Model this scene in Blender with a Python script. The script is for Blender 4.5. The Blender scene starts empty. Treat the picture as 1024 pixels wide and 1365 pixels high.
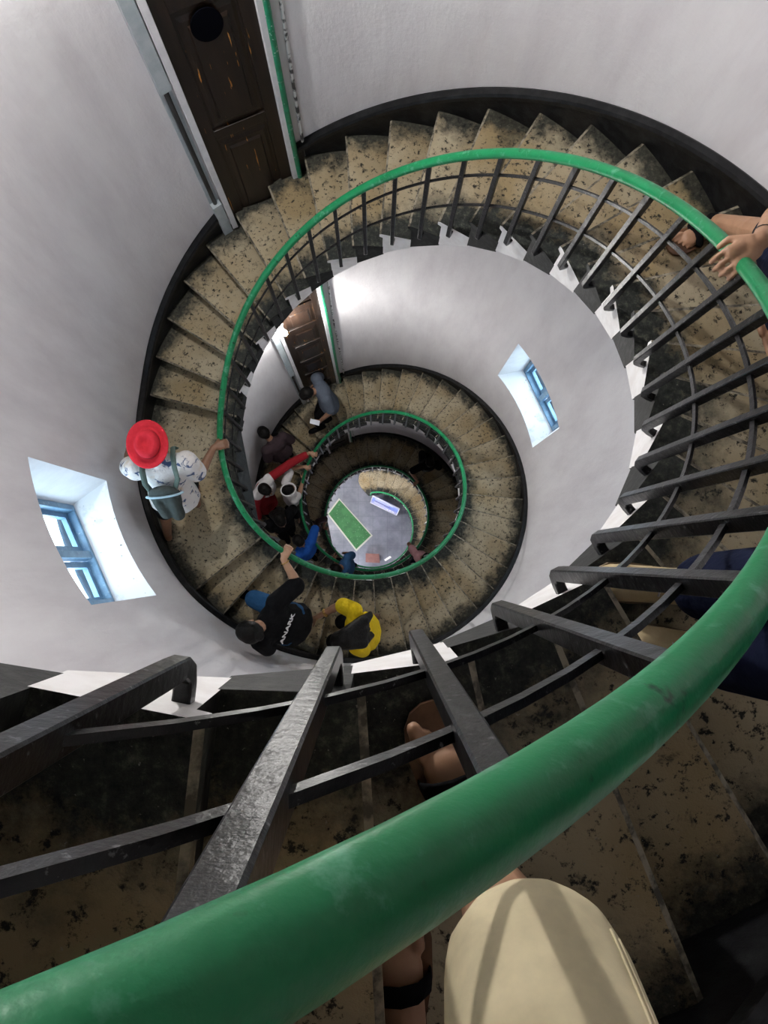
import bpy, bmesh, math, random
import numpy as np
from mathutils import Vector, Matrix
random.seed(7)
SC = bpy.context.scene
COL = SC.collection
# ---------------------------------------------------------------- camera
CAM_LOC = Vector((0.0824, -0.9638, 2.1266)); CAM_ROT = (0.0677, -0.0116, 0.0005); FPX = 985.06
cd = bpy.data.cameras.new('camera'); cam = bpy.data.objects.new('camera', cd); COL.objects.link(cam)
cam.location = CAM_LOC; cam.rotation_euler = CAM_ROT
cd.sensor_fit = 'VERTICAL'; cd.sensor_height = 36.0; cd.lens = FPX/1365*36.0; cd.clip_start = 0.02
SC.camera = cam
# ---------------------------------------------------------------- world (bright overcast sky seen only through the windows)
W = bpy.data.worlds.new('sky'); SC.world = W; W.use_nodes = True
bg = W.node_tree.nodes['Background']; bg.inputs[0].default_value = (0.92, 0.96, 1.0, 1); bg.inputs[1].default_value = 3.6
SC.view_settings.view_transform = 'Standard'; SC.view_settings.look = 'None'
SC.view_settings.exposure = 1.62; SC.view_settings.gamma = 1.0; SC.view_settings.use_curve_mapping = False
SC.cycles.max_bounces = 10; SC.cycles.diffuse_bounces = 7

# ---------------------------------------------------------------- dimensions (metres), tower axis = z
RW = 1.941          # inner face of the tower wall
RO = 2.36           # outer face
RR = 1.10           # handrail and balusters
RI = 1.150          # inner end of the steps
L0, L1 = 165.9, 219.3
STEP = (360-(L1-L0))/34
HS = [.1917, .1846, .1737, .1583, .173]
RAIL_H = 0.767
G = np.arange(-700, 1420, 1.0)
def _slope():
    th = G+.5
    hh = np.array(HS)[np.digitize(th, [0, L1, L1+360, L1+720])]
    return np.where(((th-L0) % 360) < (L1-L0), hh/(L1-L0), hh/STEP)
def _integ(s):
    z = np.concatenate([[0], -np.cumsum(s)]); g = np.concatenate([G, [G[-1]+1]])
    z -= np.interp(0, g, z); return g, z
def _smooth(a, k):
    w = np.exp(-.5*(np.arange(-3*k, 3*k+1)/k)**2); w /= w.sum()
    return np.convolve(np.pad(a, 3*k, mode='edge'), w, 'valid')
_g, _z0 = _integ(_slope()); _, _z8 = _integ(_smooth(_slope(), 8)); _, _z4 = _integ(_smooth(_slope(), 4))
def N(t): return float(np.interp(t, _g, _z0))-RAIL_H          # line through the nosings
def ZR(t): return float(np.interp(t, _g, _z8))                # handrail
def ZS(t): return float(np.interp(t, _g, _z4))-RAIL_H         # smoothed nosing line
def hstep(t): return HS[int(np.digitize(t, [0, L1, L1+360, L1+720]))]
TH_END = 219.3+720+26*STEP
FLOOR_Z = N(TH_END)-hstep(TH_END)
TH_TOP = L0-360-2*STEP
def pol(r, deg, z): a = math.radians(deg); return Vector((r*math.cos(a), r*math.sin(a), z))
CR = cam.rotation_euler.to_matrix()
def at(px, py, z):
    d = CR @ Vector(((px-512)/FPX, -(py-682.5)/FPX, -1)); t = (z-CAM_LOC.z)/d.z
    return CAM_LOC+d*t

# ---------------------------------------------------------------- helpers
def tag(o, label=None, cat=None, group=None, kind=None):
    if label: o['label'] = label
    if cat: o['category'] = cat
    if group: o['group'] = group
    if kind: o['kind'] = kind
    return o
def empty(name, loc=(0,0,0), parent=None):
    o = bpy.data.objects.new(name, None); COL.objects.link(o); o.location = loc; o.empty_display_size = .05
    if parent: o.parent = parent
    return o
def link(name, me, parent=None, loc=None, rot=None):
    o = bpy.data.objects.new(name, me); COL.objects.link(o)
    if parent is not None:
        o.parent = parent
        if loc is None: o.matrix_parent_inverse = Matrix.Translation(parent.location).inverted()
    if loc is not None: o.location = loc
    if rot is not None: o.rotation_euler = rot
    return o
def mesh(name, verts, faces, mats, smooth=False, mi=None):
    me = bpy.data.meshes.new(name); me.from_pydata([tuple(v) for v in verts], [], faces)
    for m in (mats if isinstance(mats, (list, tuple)) else [mats]): me.materials.append(m)
    if smooth: me.polygons.foreach_set('use_smooth', [True]*len(me.polygons))
    if mi: me.polygons.foreach_set('material_index', mi)
    me.update(); return me
def recalc(me):
    bm = bmesh.new(); bm.from_mesh(me); bmesh.ops.recalc_face_normals(bm, faces=bm.faces); bm.to_mesh(me); bm.free(); return me
def box_vf(cx, ax, ay, az):
    """box by centre and three half-axis vectors"""
    V = [cx+sx*ax+sy*ay+sz*az for sx in (-1,1) for sy in (-1,1) for sz in (-1,1)]
    F = [(0,1,3,2),(4,6,7,5),(0,4,5,1),(2,3,7,6),(0,2,6,4),(1,5,7,3)]
    return V, F
def box(name, c, ax, ay, az, mat, parent=None, bevel=0.0):
    V, F = box_vf(Vector(c), Vector(ax), Vector(ay), Vector(az))
    me = recalc(mesh(name, V, F, mat))
    if bevel:
        bm = bmesh.new(); bm.from_mesh(me)
        bmesh.ops.bevel(bm, geom=bm.edges[:], offset=bevel, segments=2, affect='EDGES', profile=.6); bm.to_mesh(me); bm.free()
    return link(name, me, parent)
def tube_vf(pts, rad, seg=12, up=None, cap=True, flat=1.0):
    n = len(pts); V = []; F = []; pu = None
    for i in range(n):
        t = (pts[min(i+1, n-1)]-pts[max(i-1, 0)]).normalized()
        if pu is None:
            u = t.cross(Vector((0,0,1)) if abs(t.z) < .95 else Vector((1,0,0))).normalized()
        else: u = (pu-t*pu.dot(t)).normalized()
        pu = u; v = t.cross(u); r = rad[i] if isinstance(rad, (list, tuple)) else rad
        for k in range(seg):
            a = 2*math.pi*k/seg; V.append(pts[i]+u*math.cos(a)*r+v*math.sin(a)*r*flat)
    for i in range(n-1):
        for k in range(seg): F.append((i*seg+k, i*seg+(k+1) % seg, (i+1)*seg+(k+1) % seg, (i+1)*seg+k))
    if cap: F.append(tuple(range(seg))[::-1]); F.append(tuple((n-1)*seg+k for k in range(seg)))
    return V, F
def tube(name, pts, rad, mat, parent=None, seg=12, flat=1.0):
    V, F = tube_vf([Vector(p) for p in pts], rad, seg, flat=flat)
    return link(name, recalc(mesh(name, V, F, mat, True)), parent)
def lathe(name, prof, mat, parent=None, base=(0,0,0), seg=24, M=None, ex=1.0):
    V = []; F = []; n = len(prof)
    for (r, z) in prof:
        for k in range(seg):
            a = 2*math.pi*k/seg; p = Vector((r*math.cos(a)*ex, r*math.sin(a), z)); V.append((M @ p) if M else p)
    V = [v+Vector(base) for v in V]
    for i in range(n-1):
        for k in range(seg): F.append((i*seg+k, i*seg+(k+1) % seg, (i+1)*seg+(k+1) % seg, (i+1)*seg+k))
    F.append(tuple(range(seg))[::-1]); F.append(tuple((n-1)*seg+k for k in range(seg)))
    return link(name, recalc(mesh(name, V, F, mat, True)), parent)

# ---------------------------------------------------------------- materials
def M_(name):
    m = bpy.data.materials.new(name); m.use_nodes = True; nt = m.node_tree
    return m, nt, nt.nodes['Principled BSDF'], nt.nodes, nt.links
def srgb(r, g, b): return tuple(((c/255)/12.92 if c/255 <= .04045 else ((c/255+.055)/1.055)**2.4) for c in (r,g,b))+(1,)
def plain(name, col, rough=.6, metal=0, spec=None):
    m, nt, b, nd, lk = M_(name); b.inputs['Base Color'].default_value = col; b.inputs['Roughness'].default_value = rough; b.inputs['Metallic'].default_value = metal
    return m
def noise(nd, lk, vec, scale, detail=6, rough=.6, dist=0):
    n = nd.new('ShaderNodeTexNoise'); n.inputs['Scale'].default_value = scale; n.inputs['Detail'].default_value = detail
    n.inputs['Roughness'].default_value = rough; n.inputs['Distortion'].default_value = dist
    if vec is not None: lk.new(vec, n.inputs['Vector'])
    return n.outputs['Fac']
def ramp(nd, lk, fac, stops, interp='LINEAR'):
    r = nd.new('ShaderNodeValToRGB'); r.color_ramp.interpolation = interp
    while len(r.color_ramp.elements) < len(stops): r.color_ramp.elements.new(.5)
    for e, (p, c) in zip(r.color_ramp.elements, stops): e.position = p; e.color = c
    lk.new(fac, r.inputs[0]); return r.outputs[0]
def mixc(nd, lk, fac, a, b, mode='MIX'):
    m = nd.new('ShaderNodeMix'); m.data_type = 'RGBA'; m.blend_type = mode
    if isinstance(fac, (int, float)): m.inputs[0].default_value = fac
    else: lk.new(fac, m.inputs[0])
    for i, x in ((6, a), (7, b)):
        if isinstance(x, tuple): m.inputs[i].default_value = x
        else: lk.new(x, m.inputs[i])
    return m.outputs[2]
def math_(nd, lk, op, a, b=None):
    m = nd.new('ShaderNodeMath'); m.operation = op
    for i, x in enumerate((a, b)):
        if x is None: continue
        if isinstance(x, (int, float)): m.inputs[i].default_value = x
        else: lk.new(x, m.inputs[i])
    return m.outputs[0]
def bump(nd, lk, b, h, strength=.3, dist=.01):
    n = nd.new('ShaderNodeBump'); n.inputs['Strength'].default_value = strength; n.inputs['Distance'].default_value = dist
    lk.new(h, n.inputs['Height']); lk.new(n.outputs[0], b.inputs['Normal'])
def wpos(nd): return nd.new('ShaderNodeNewGeometry').outputs['Position']
def radius(nd, lk, pos):
    s = nd.new('ShaderNodeSeparateXYZ'); lk.new(pos, s.inputs[0])
    return math_(nd, lk, 'SQRT', math_(nd, lk, 'ADD', math_(nd, lk, 'MULTIPLY', s.outputs[0], s.outputs[0]), math_(nd, lk, 'MULTIPLY', s.outputs[1], s.outputs[1])))
def blotchy(name, c1, c2, scale=20, lo=.45, hi=.6, rough=.6, bmp=.2, c3=None, metal=0, spec=.5):
    m, nt, b, nd, lk = M_(name); P = wpos(nd)
    f = noise(nd, lk, P, scale); col = mixc(nd, lk, ramp(nd, lk, f, [(lo,(0,0,0,1)),(hi,(1,1,1,1))]), c1, c2)
    if c3: col = mixc(nd, lk, ramp(nd, lk, noise(nd, lk, P, scale*4.3), [(.62,(0,0,0,1)),(.68,(1,1,1,1))]), col, c3)
    lk.new(col, b.inputs['Base Color']); b.inputs['Roughness'].default_value = rough; b.inputs['Metallic'].default_value = metal; b.inputs['Specular IOR Level'].default_value = spec
    if bmp: bump(nd, lk, b, f, bmp)
    return m
MT = {}
def build_mats():
    # limewashed plaster of the tower
    m, nt, b, nd, lk = M_('plaster'); P = wpos(nd)
    mp = nd.new('ShaderNodeMapping'); mp.inputs['Scale'].default_value = (1.6, 1.6, .35); lk.new(P, mp.inputs[0])
    f = noise(nd, lk, mp.outputs[0], 2.2, 8, .65); f2 = noise(nd, lk, P, 9, 8, .7)
    col = ramp(nd, lk, f, [(.30, (.59,.57,.595,1)), (.55, (.695,.682,.703,1)), (.75, (.75,.745,.758,1))])
    lk.new(col, b.inputs['Base Color']); b.inputs['Roughness'].default_value = .62
    bump(nd, lk, b, math_(nd, lk, 'ADD', f, math_(nd, lk, 'MULTIPLY', f2, .5)), .25, .03); MT['plaster'] = m
    # worn painted stone of the steps
    m, nt, b, nd, lk = M_('step_stone'); P = wpos(nd); r = radius(nd, lk, P)
    n1 = noise(nd, lk, P, 6, 8, .7); n2 = noise(nd, lk, P, 34, 6, .75); n3 = noise(nd, lk, P, 95, 3, .6); n4 = noise(nd, lk, P, 2.0, 3, .5)
    # wear band: tan dust kept in the middle of the flight, dark stone at both ends
    band = ramp(nd, lk, math_(nd, lk, 'ADD', math_(nd, lk, 'DIVIDE', math_(nd, lk, 'SUBTRACT', r, 1.1), .9), math_(nd, lk, 'MULTIPLY', math_(nd, lk, 'SUBTRACT', n1, .5), .55)),
                [(.17, (0,0,0,1)), (.34, (1,1,1,1)), (.73, (1,1,1,1)), (.86, (.06,.06,.06,1))])
    tan = ramp(nd, lk, n4, [(.35, (.33,.25,.135,1)), (.6, (.46,.395,.275,1))])
    dark = ramp(nd, lk, n2, [(.36, (.009,.011,.010,1)), (.54, (.030,.034,.030,1)), (.70, (.11,.11,.085,1))])
    n5 = noise(nd, lk, P, 17, 8, .72, .4)
    keep = math_(nd, lk, 'MULTIPLY', band, math_(nd, lk, 'MULTIPLY', ramp(nd, lk, n2, [(.385, (.03,.03,.03,1)), (.45, (1,1,1,1))]), ramp(nd, lk, n5, [(.30, (.10,.10,.10,1)), (.42, (1,1,1,1))])))
    col = mixc(nd, lk, keep, dark, tan)
    col = mixc(nd, lk, ramp(nd, lk, n3, [(.68, (0,0,0,1)), (.74, (.6,.6,.6,1))]), col, (.36,.34,.30,1))
    lk.new(col, b.inputs['Base Color']); b.inputs['Roughness'].default_value = .72; b.inputs['Specular IOR Level'].default_value = .3
    bump(nd, lk, b, math_(nd, lk, 'ADD', n2, math_(nd, lk, 'MULTIPLY', n1, 1.5)), .35, .012); MT['stone'] = m
    MT['nosing'] = blotchy('worn_nosing', (.075,.068,.052,1), (.30,.265,.20,1), 28, .42, .58, .7, .2, spec=.3)
    MT['end_black'] = blotchy('step_end_black', (.006,.0065,.0065,1), (.028,.029,.027,1), 30, .5, .7, .6, .3, spec=.3)
    MT['end_white'] = blotchy('step_end_white', (.72,.70,.69,1), (.80,.79,.79,1), 14, .4, .6, .6, .15)
    MT['riser'] = blotchy('riser_black', (.008,.009,.009,1), (.035,.035,.030,1), 26, .5, .75, .6, .3, spec=.3)
    MT['skirt'] = blotchy('skirting_black', (.004,.004,.005,1), (.016,.017,.018,1), 18, .45, .7, .42, .3, spec=.25)
    MT['iron'] = blotchy('baluster_black_paint', (.006,.006,.007,1), (.016,.016,.018,1), 22, .45, .7, .32, .3, (.15,.15,.155,1), spec=.28)
    # green handrail paint with rubbed pale streaks
    m, nt, b, nd, lk = M_('green_paint'); P = wpos(nd)
    n1 = noise(nd, lk, P, 24, 6, .65); n2 = noise(nd, lk, P, 7, 3, .5); n3 = noise(nd, lk, P, 120, 2)
    col = ramp(nd, lk, n2, [(.3, (.004,.165,.055,1)), (.7, (.010,.23,.085,1))])
    col = mixc(nd, lk, ramp(nd, lk, n1, [(.56, (0,0,0,1)), (.68, (.6,.6,.6,1))]), col, (.13,.36,.24,1))
    col = mixc(nd, lk, ramp(nd, lk, noise(nd, lk, P, 15, 5, .6), [(.31, (1,1,1,1)), (.37, (0,0,0,1))]), col, (.004,.05,.02,1))
    lk.new(col, b.inputs['Base Color']); b.inputs['Roughness'].default_value = .40; b.inputs['Specular IOR Level'].default_value = .3
    bump(nd, lk, b, math_(nd, lk, 'ADD', n1, math_(nd, lk, 'MULTIPLY', n3, .3)), .25, .004); MT['green'] = m
    MT['green_pipe'] = blotchy('pipe_green_chipped', (.008,.22,.11,1), (.006,.16,.075,1), 12, .45, .6, .35, .2, (.65,.68,.66,1))
    MT['pipe_black'] = blotchy('pipe_chipped_black', (.70,.70,.70,1), (.05,.05,.055,1), 16, .5, .58, .5, .2)
    MT['white_paint'] = blotchy('white_paint', (.72,.72,.74,1), (.62,.62,.65,1), 9, .4, .65, .5, .1)
    MT['reveal'] = blotchy('window_limewash', (.80,.80,.82,1), (.72,.72,.74,1), 7, .4, .7, .6, .15)
    # sill: limewash with dirt and damp patches
    m, nt, b, nd, lk = M_('sill_limewash'); P = wpos(nd)
    n1 = noise(nd, lk, P, 5, 6, .6); n2 = noise(nd, lk, P, 26, 3, .5)
    col = mixc(nd, lk, ramp(nd, lk, n1, [(.56, (0,0,0,1)), (.70, (1,1,1,1))]), (.82,.82,.83,1), (.52,.54,.57,1))
    col = mixc(nd, lk, ramp(nd, lk, n2, [(.70, (0,0,0,1)), (.73, (1,1,1,1))]), col, (.12,.11,.10,1))
    lk.new(col, b.inputs['Base Color']); b.inputs['Roughness'].default_value = .6; MT['sill'] = m
    MT['blue'] = blotchy('window_blue_paint', (.10,.20,.32,1), (.16,.30,.44,1), 10, .4, .65, .45, .15, (.30,.42,.5,1))
    m, nt, b, nd, lk = M_('window_glass'); nd.remove(b)
    g = nd.new('ShaderNodeBsdfGlossy'); g.inputs['Roughness'].default_value = .05; t = nd.new('ShaderNodeBsdfTransparent'); t.inputs[0].default_value = (.82,.92,.97,1)
    mx = nd.new('ShaderNodeMixShader'); mx.inputs[0].default_value = .06; lk.new(t.outputs[0], mx.inputs[1]); lk.new(g.outputs[0], mx.inputs[2])
    lk.new(mx.outputs[0], nd['Material Output'].inputs[0]); MT['glass'] = m
    # dark varnished door with orange scratches
    m, nt, b, nd, lk = M_('door_wood'); P = wpos(nd)
    mp = nd.new('ShaderNodeMapping'); mp.inputs['Scale'].default_value = (9, 9, .9); lk.new(P, mp.inputs[0])
    mp2 = nd.new('ShaderNodeMapping'); mp2.inputs['Scale'].default_value = (30, 30, 2.4); mp2.inputs['Location'].default_value = (3.1, .7, 0); lk.new(P, mp2.inputs[0])
    n1 = noise(nd, lk, mp.outputs[0], 3, 5, .6); n2 = noise(nd, lk, mp2.outputs[0], 1.6, 3, .5)
    col = ramp(nd, lk, n1, [(.3, (.007,.004,.003,1)), (.7, (.020,.011,.007,1))])
    col = mixc(nd, lk, ramp(nd, lk, n2, [(.69, (0,0,0,1)), (.71, (1,1,1,1))]), col, (.45,.19,.04,1))
    lk.new(col, b.inputs['Base Color']); b.inputs['Roughness'].default_value = .36; b.inputs['Specular IOR Level'].default_value = .3; bump(nd, lk, b, n1, .15, .01); MT['door'] = m
    MT['conduit'] = blotchy('conduit_grey', (.36,.42,.45,1), (.45,.50,.53,1), 10, .4, .6, .4, .1)
    MT['cable'] = plain('cable_black', (.02,.02,.02,1), .5)
    MT['hole'] = blotchy('hole_shade_paint', (.001,.0015,.003,1), (.002,.002,.004,1), 5, .4, .6, .9, 0, spec=.02)  # near-black colour stands in for the shade inside the hole
    m, nt, b, nd, lk = M_('floor_slate'); P = wpos(nd)
    n1 = noise(nd, lk, P, 2.2, 7, .65); br = nd.new('ShaderNodeTexBrick'); lk.new(P, br.inputs['Vector']); br.inputs['Scale'].default_value = 1.0
    br.offset = 0; br.inputs['Brick Width'].default_value = .45; br.inputs['Row Height'].default_value = .45; br.inputs['Mortar Size'].default_value = .006
    col = ramp(nd, lk, n1, [(.3, (.085,.095,.125,1)), (.6, (.165,.175,.215,1)), (.8, (.25,.26,.30,1))])
    col = mixc(nd, lk, math_(nd, lk, 'MULTIPLY', br.outputs['Fac'], .5), col, (.06,.065,.08,1))
    lk.new(col, b.inputs['Base Color']); b.inputs['Roughness'].default_value = .45; MT['floor'] = m
build_mats()
# ---------------------------------------------------------------- windows: (theta0, theta1, z0, z1) of the opening in the inner face
WINS = [(190.8, 218.4, -3.33, -2.09), (10.8, 38.9, -6.37, -5.12)]
DOORWAY = (238.0, 268.0, FLOOR_Z, FLOOR_Z+2.15)     # ground-floor entrance
CEIL_Z = 3.4
def wall_build():
    hol = WINS+[DOORWAY]
    zs = sorted(set([FLOOR_Z, CEIL_Z]+[z for h in hol for z in h[2:]]+list(np.arange(FLOOR_Z, CEIL_Z, .9))))
    ths = sorted(set(list(np.arange(0, 360, 3.0))+[t for h in hol for t in h[:2]]))
    for name, R, inner in (('wall_tower', RW, True), ('wall_outer', RO, False)):
        V = []; F = []; idx = {}
        def vid(i, j):
            i %= len(ths)
            if (i, j) not in idx: idx[(i, j)] = len(V); V.append(pol(R, ths[i], zs[j]))
            return idx[(i, j)]
        for i in range(len(ths)):
            tm = (ths[i]+(ths[i+1] if i+1 < len(ths) else 360))/2
            for j in range(len(zs)-1):
                zm = (zs[j]+zs[j+1])/2
                if any(a < tm < b and z0 < zm < z1 for a, b, z0, z1 in hol): continue
                f = (vid(i, j), vid(i, j+1), vid(i+1, j+1), vid(i+1, j))
                F.append(f if inner else f[::-1])
        o = link(name, mesh(name, V, F, MT['plaster'], True)); tag(o, kind='structure')
    return o
wall_build()
def window(n, a, b, z0, z1):
    w = empty('window_%d' % n, pol(RW, (a+b)/2, z0)); tag(w, kind='structure')
    k = 8; A = [a+(b-a)*i/k for i in range(k+1)]
    mid = (a+b)/2; er = Vector((math.cos(math.radians(mid)), math.sin(math.radians(mid)), 0)); et = Vector((-er.y, er.x, 0)); ez = Vector((0,0,1))
    rf = 2.235*math.cos(math.radians(10.2)); hw = .395     # frame plane and half width
    # splayed reveal from the curved wall face to the flat frame
    inn = lambda t, z: pol(RW, t, z)
    out = lambda s, z, d=0.0: er*(rf+d)+et*(s*hw)+Vector((0,0,z))
    def ruled(name, P, Q, mat):
        V = P+Q; m = len(P); F = [(i, i+1, m+i+1, m+i) for i in range(m-1)]
        o = link(name, mesh(name, V, F, mat), w); return o
    S = [-1+2*i/k for i in range(k+1)]
    ruled('sill', [inn(t, z0) for t in A], [out(s, z0+.01) for s in S], MT['sill'])
    ruled('lintel', [inn(t, z1) for t in A][::-1], [out(s, z1) for s in S][::-1], MT['reveal'])
    ruled('jamb_reveal', [inn(a, z1), inn(a, z0)], [out(-1, z1), out(-1, z0+.01)], MT['reveal'])
    ruled('jamb_reveal', [inn(b, z0), inn(b, z1)], [out(1, z0+.01), out(1, z1)], MT['reveal'])
    # outer splay to the outside face
    for P, Q in (([out(-1, z1), out(-1, z0)], [pol(RO, a, z1), pol(RO, a, z0)]), ([out(1, z0), out(1, z1)], [pol(RO, b, z0), pol(RO, b, z1)]),
                 ([out(-1, z0), out(1, z0)], [pol(RO, a, z0), pol(RO, b, z0)]), ([out(1, z1), out(-1, z1)], [pol(RO, b, z1), pol(RO, a, z1)])):
        ruled('outer_reveal', P, Q, MT['reveal'])
    zc = (z0+z1)/2; hh = (z1-z0)/2; fw = .045; c = er*(rf+.02)
    # blue outer frame
    for s in (-1, 1):
        box('frame_stile', c+et*s*(hw-fw/2)+ez*zc, er*.045, et*fw/2, ez*hh, MT['blue'], w, .004)
        box('frame_rail', c+ez*(z0+fw/2 if s < 0 else z1-fw/2), er*.045, et*(hw-fw), ez*fw/2, MT['blue'], w, .004)
    box('mullion', c+ez*zc, er*.035, et*.028, ez*(hh-fw), MT['blue'], w, .004)
    # two casements with glazing bar
    for s in (-1, 1):
        cs = c+et*s*(hw/2)+er*.03; cw = hw/2-.04; V = []; F = []
        for q in (-1, 1):
            for cc, ax, ay, az in ((cs+et*q*(cw-.02)+ez*zc, er*.018, et*.022, ez*(hh-fw)), (cs+ez*(zc+q*(hh-fw-.025)), er*.0175, et*(cw-.04), ez*.025)):
                v, f = box_vf(cc, ax, ay, az); F += [tuple(x+len(V) for x in g) for g in f]; V += v
        cas = link('casement', recalc(mesh('casement', V, F, MT['blue'])), w)
        def sub(o): o.parent = cas; o.matrix_parent_inverse = (Matrix.Translation(w.location) @ cas.matrix_parent_inverse).inverted(); return o
        sub(box('glazing_bar', cs+ez*zc, er*.014, et*(cw-.04), ez*.014, MT['blue']))
        for q in (-1, 1): sub(box('pane', cs+ez*(zc+q*(hh-fw)/2), er*.002, et*(cw-.02), ez*((hh-fw)/2-.02), MT['glass']))
    ld = bpy.data.lights.new('window_portal', 'AREA'); ld.shape = 'RECTANGLE'; ld.size = 2*hw; ld.size_y = z1-z0; ld.cycles.is_portal = True
    lo = bpy.data.objects.new('window_portal', ld); COL.objects.link(lo); lo.location = er*(rf+.08)+ez*zc
    lo.rotation_euler = (-er).to_track_quat('-Z', 'Y').to_euler()
    tag(lo, kind='structure')
for i, wn in enumerate(WINS): window(i+1, *wn)
def entrance():
    a, b, z0, z1 = DOORWAY; d = empty('door_4', pol(RW, (a+b)/2, z0)); tag(d, kind='structure')
    T = np.linspace(a, b, 7)
    for nm, P, Q in (('jamb', [pol(RW,a,z0),pol(RW,a,z1)], [pol(RO,a,z0),pol(RO,a,z1)]), ('jamb', [pol(RW,b,z1),pol(RW,b,z0)], [pol(RO,b,z1),pol(RO,b,z0)]),
                     ('lintel', [pol(RW,t,z1) for t in T], [pol(RO,t,z1) for t in T])):
        m = len(P); link(nm, mesh(nm, P+Q, [(i,i+1,m+i+1,m+i) for i in range(m-1)], MT['reveal']), d)
    er = pol(1, (a+b)/2, 0)
    ld = bpy.data.lights.new('entrance_portal', 'AREA'); ld.shape = 'RECTANGLE'; ld.size = 1.0; ld.size_y = z1-z0; ld.cycles.is_portal = True
    lo = bpy.data.objects.new('entrance_portal', ld); COL.objects.link(lo); lo.location = er*(RO+.01)+Vector((0,0,(z0+z1)/2))
    lo.rotation_euler = (-er).to_track_quat('-Z', 'Y').to_euler(); tag(lo, kind='structure')
entrance()
# ---------------------------------------------------------------- floor, ceiling
def disc(name, z, R, mat, up):
    k = 96; V = [pol(R, 360*i/k, z) for i in range(k)]
    o = link(name, mesh(name, V, [tuple(range(k)) if up else tuple(range(k))[::-1]], mat)); tag(o, kind='structure'); return o
disc('floor', FLOOR_Z, RO, MT['floor'], True)
disc('unseen_ceiling', CEIL_Z, RO, MT['door'], False)  # unseen dark ceiling, put in low to cut bounce on the upper steps
# ---------------------------------------------------------------- stairs
def step_mesh(name, a0, endmat, seed, h=.205, nseg=1):
    """wedge step: nosing on angle 0, running back to angle -a0, tread at z 0"""
    rnd = random.Random(seed); RS = [RI, RI+.04, 1.30, 1.50, 1.72, RW]
    V = []; F = []; mi = []
    nst = 2+nseg+5
    def section(r):
        lip = .022/r; P = []
        j = lambda s: rnd.uniform(-s, s)
        for q in range(nseg+1):
            a = -a0-.03/r+(a0+.03/r-.012/r)*q/nseg
            P.append((a, j(.0025) if 0 < q else .0))
        P.append((0+j(.002)/r, -.007)); P.append((0+j(.002)/r, -.040)); P.append((-lip, -.052)); P.append((-lip, -h))
        P.append((-lip, -h-(.09 if nseg == 1 else .01))); 
        if nseg == 1: P.append((-a0-.03/r, -.12))
        else: P += [(-a0-.03/r+(a0+.03/r-.012/r)*q/nseg, -h-.01) for q in range(nseg-1, -1, -1)]
        return P
    for r in RS:
        for a, z in section(r): V.append((r*math.cos(a), r*math.sin(a), z))
    n = len(V)//len(RS)
    for i in range(len(RS)-1):
        for k in range(n):
            F.append((i*n+k, i*n+(k+1) % n, (i+1)*n+(k+1) % n, (i+1)*n+k)); mi.append(3 if k == nseg else 2 if nseg+1 < k < nseg+4 else 0)
    F.append(tuple(range(n))[::-1]); mi.append(1); F.append(tuple((len(RS)-1)*n+k for k in range(n))); mi.append(0)
    return recalc(mesh(name, V, F, [MT['stone'], endmat, MT['riser'], MT['nosing']], False, mi))
stairs = empty('staircase', (0,0,FLOOR_Z)); tag(stairs, kind='structure')
A9 = math.radians(STEP)
SM = {c: [step_mesh('step', A9, MT['end_'+c], 11*i+3) for i in range(5)] for c in ('white', 'black')}
LM = step_mesh('landing', math.radians(L1-L0), MT['end_black'], 99, .15, nseg=10)
NOS = []
t = L0-360-STEP*3
while t < TH_END+.1:
    NOS.append(t); ph = (t-L0) % 360
    t += (L1-L0) if (ph < .05 or ph > 359.95) else STEP
k = 0
for t in NOS:
    ph = (t-L1) % 360; land = ph < .05 or ph > 359.95
    me = LM if land else SM['white' if k % 2 else 'black'][k % 5]
    o = link('landing' if land else 'step', me, stairs, (0, 0, N(t)-FLOOR_Z), (0, 0, math.radians(t))); k += 1
# rounded bottom step
def curtail():
    V = []; F = []; P = []
    a0 = TH_END+.5
    P.append(pol(RI-.02, a0-8, 0)); P.append(pol(RW, a0-8, 0)); P.append(pol(RW, a0+3, 0))
    for i in range(9):
        f = i/8; P.append(pol(RW-.05-(RW-RI)*f*1.02, a0+3+9*math.sin(math.pi*min(1, f*.9+.1)), 0))
    n = len(P); z1 = FLOOR_Z+.11
    for z in (FLOOR_Z, z1): V += [Vector((p.x, p.y, z)) for p in P]
    F = [tuple(range(n))[::-1], tuple(range(n, 2*n))]+[(i, (i+1) % n, n+(i+1) % n, n+i) for i in range(n)]
    return link('bottom_step', recalc(mesh('bottom_step', V, F, MT['stone'])), stairs)
curtail()
# ---------------------------------------------------------------- black skirting on the wall, broken at the door shaft
DA, DB = 104.6, 122.6
def skirting(n, t0, t1):
    K = max(8, int((t1-t0)/2)); V = []; F = []
    prof = [(RW, .165), (RW-.012, .172), (RW-.042, .160), (RW-.050, .140), (RW-.046, .105), (RW-.026, .090), (RW-.022, -.45), (RW, -.45)]
    for i in range(K+1):
        t = t0+(t1-t0)*i/K; z = ZS(t)
        for r, dz in prof: V.append(pol(r, t, z+dz))
    m = len(prof)
    for i in range(K):
        for q in range(m-1): F.append((i*m+q, i*m+q+1, (i+1)*m+q+1, (i+1)*m+q))
    F.append(tuple(range(m))); F.append(tuple(K*m+q for q in range(m)))
    o = link('baseboard_stair', recalc(mesh('baseboard_stair', V, F, MT['skirt']))); tag(o, kind='structure')
segs = [(NOS[0], DA-360)]+[(DB-360+360*i, DA+360*i) for i in range(4)]
segs[-1] = (DB+720, DA+1080); segs.append((DB+1080-18, TH_END)) if False else None
for i, s in enumerate(segs): skirting(i, *s)
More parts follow.
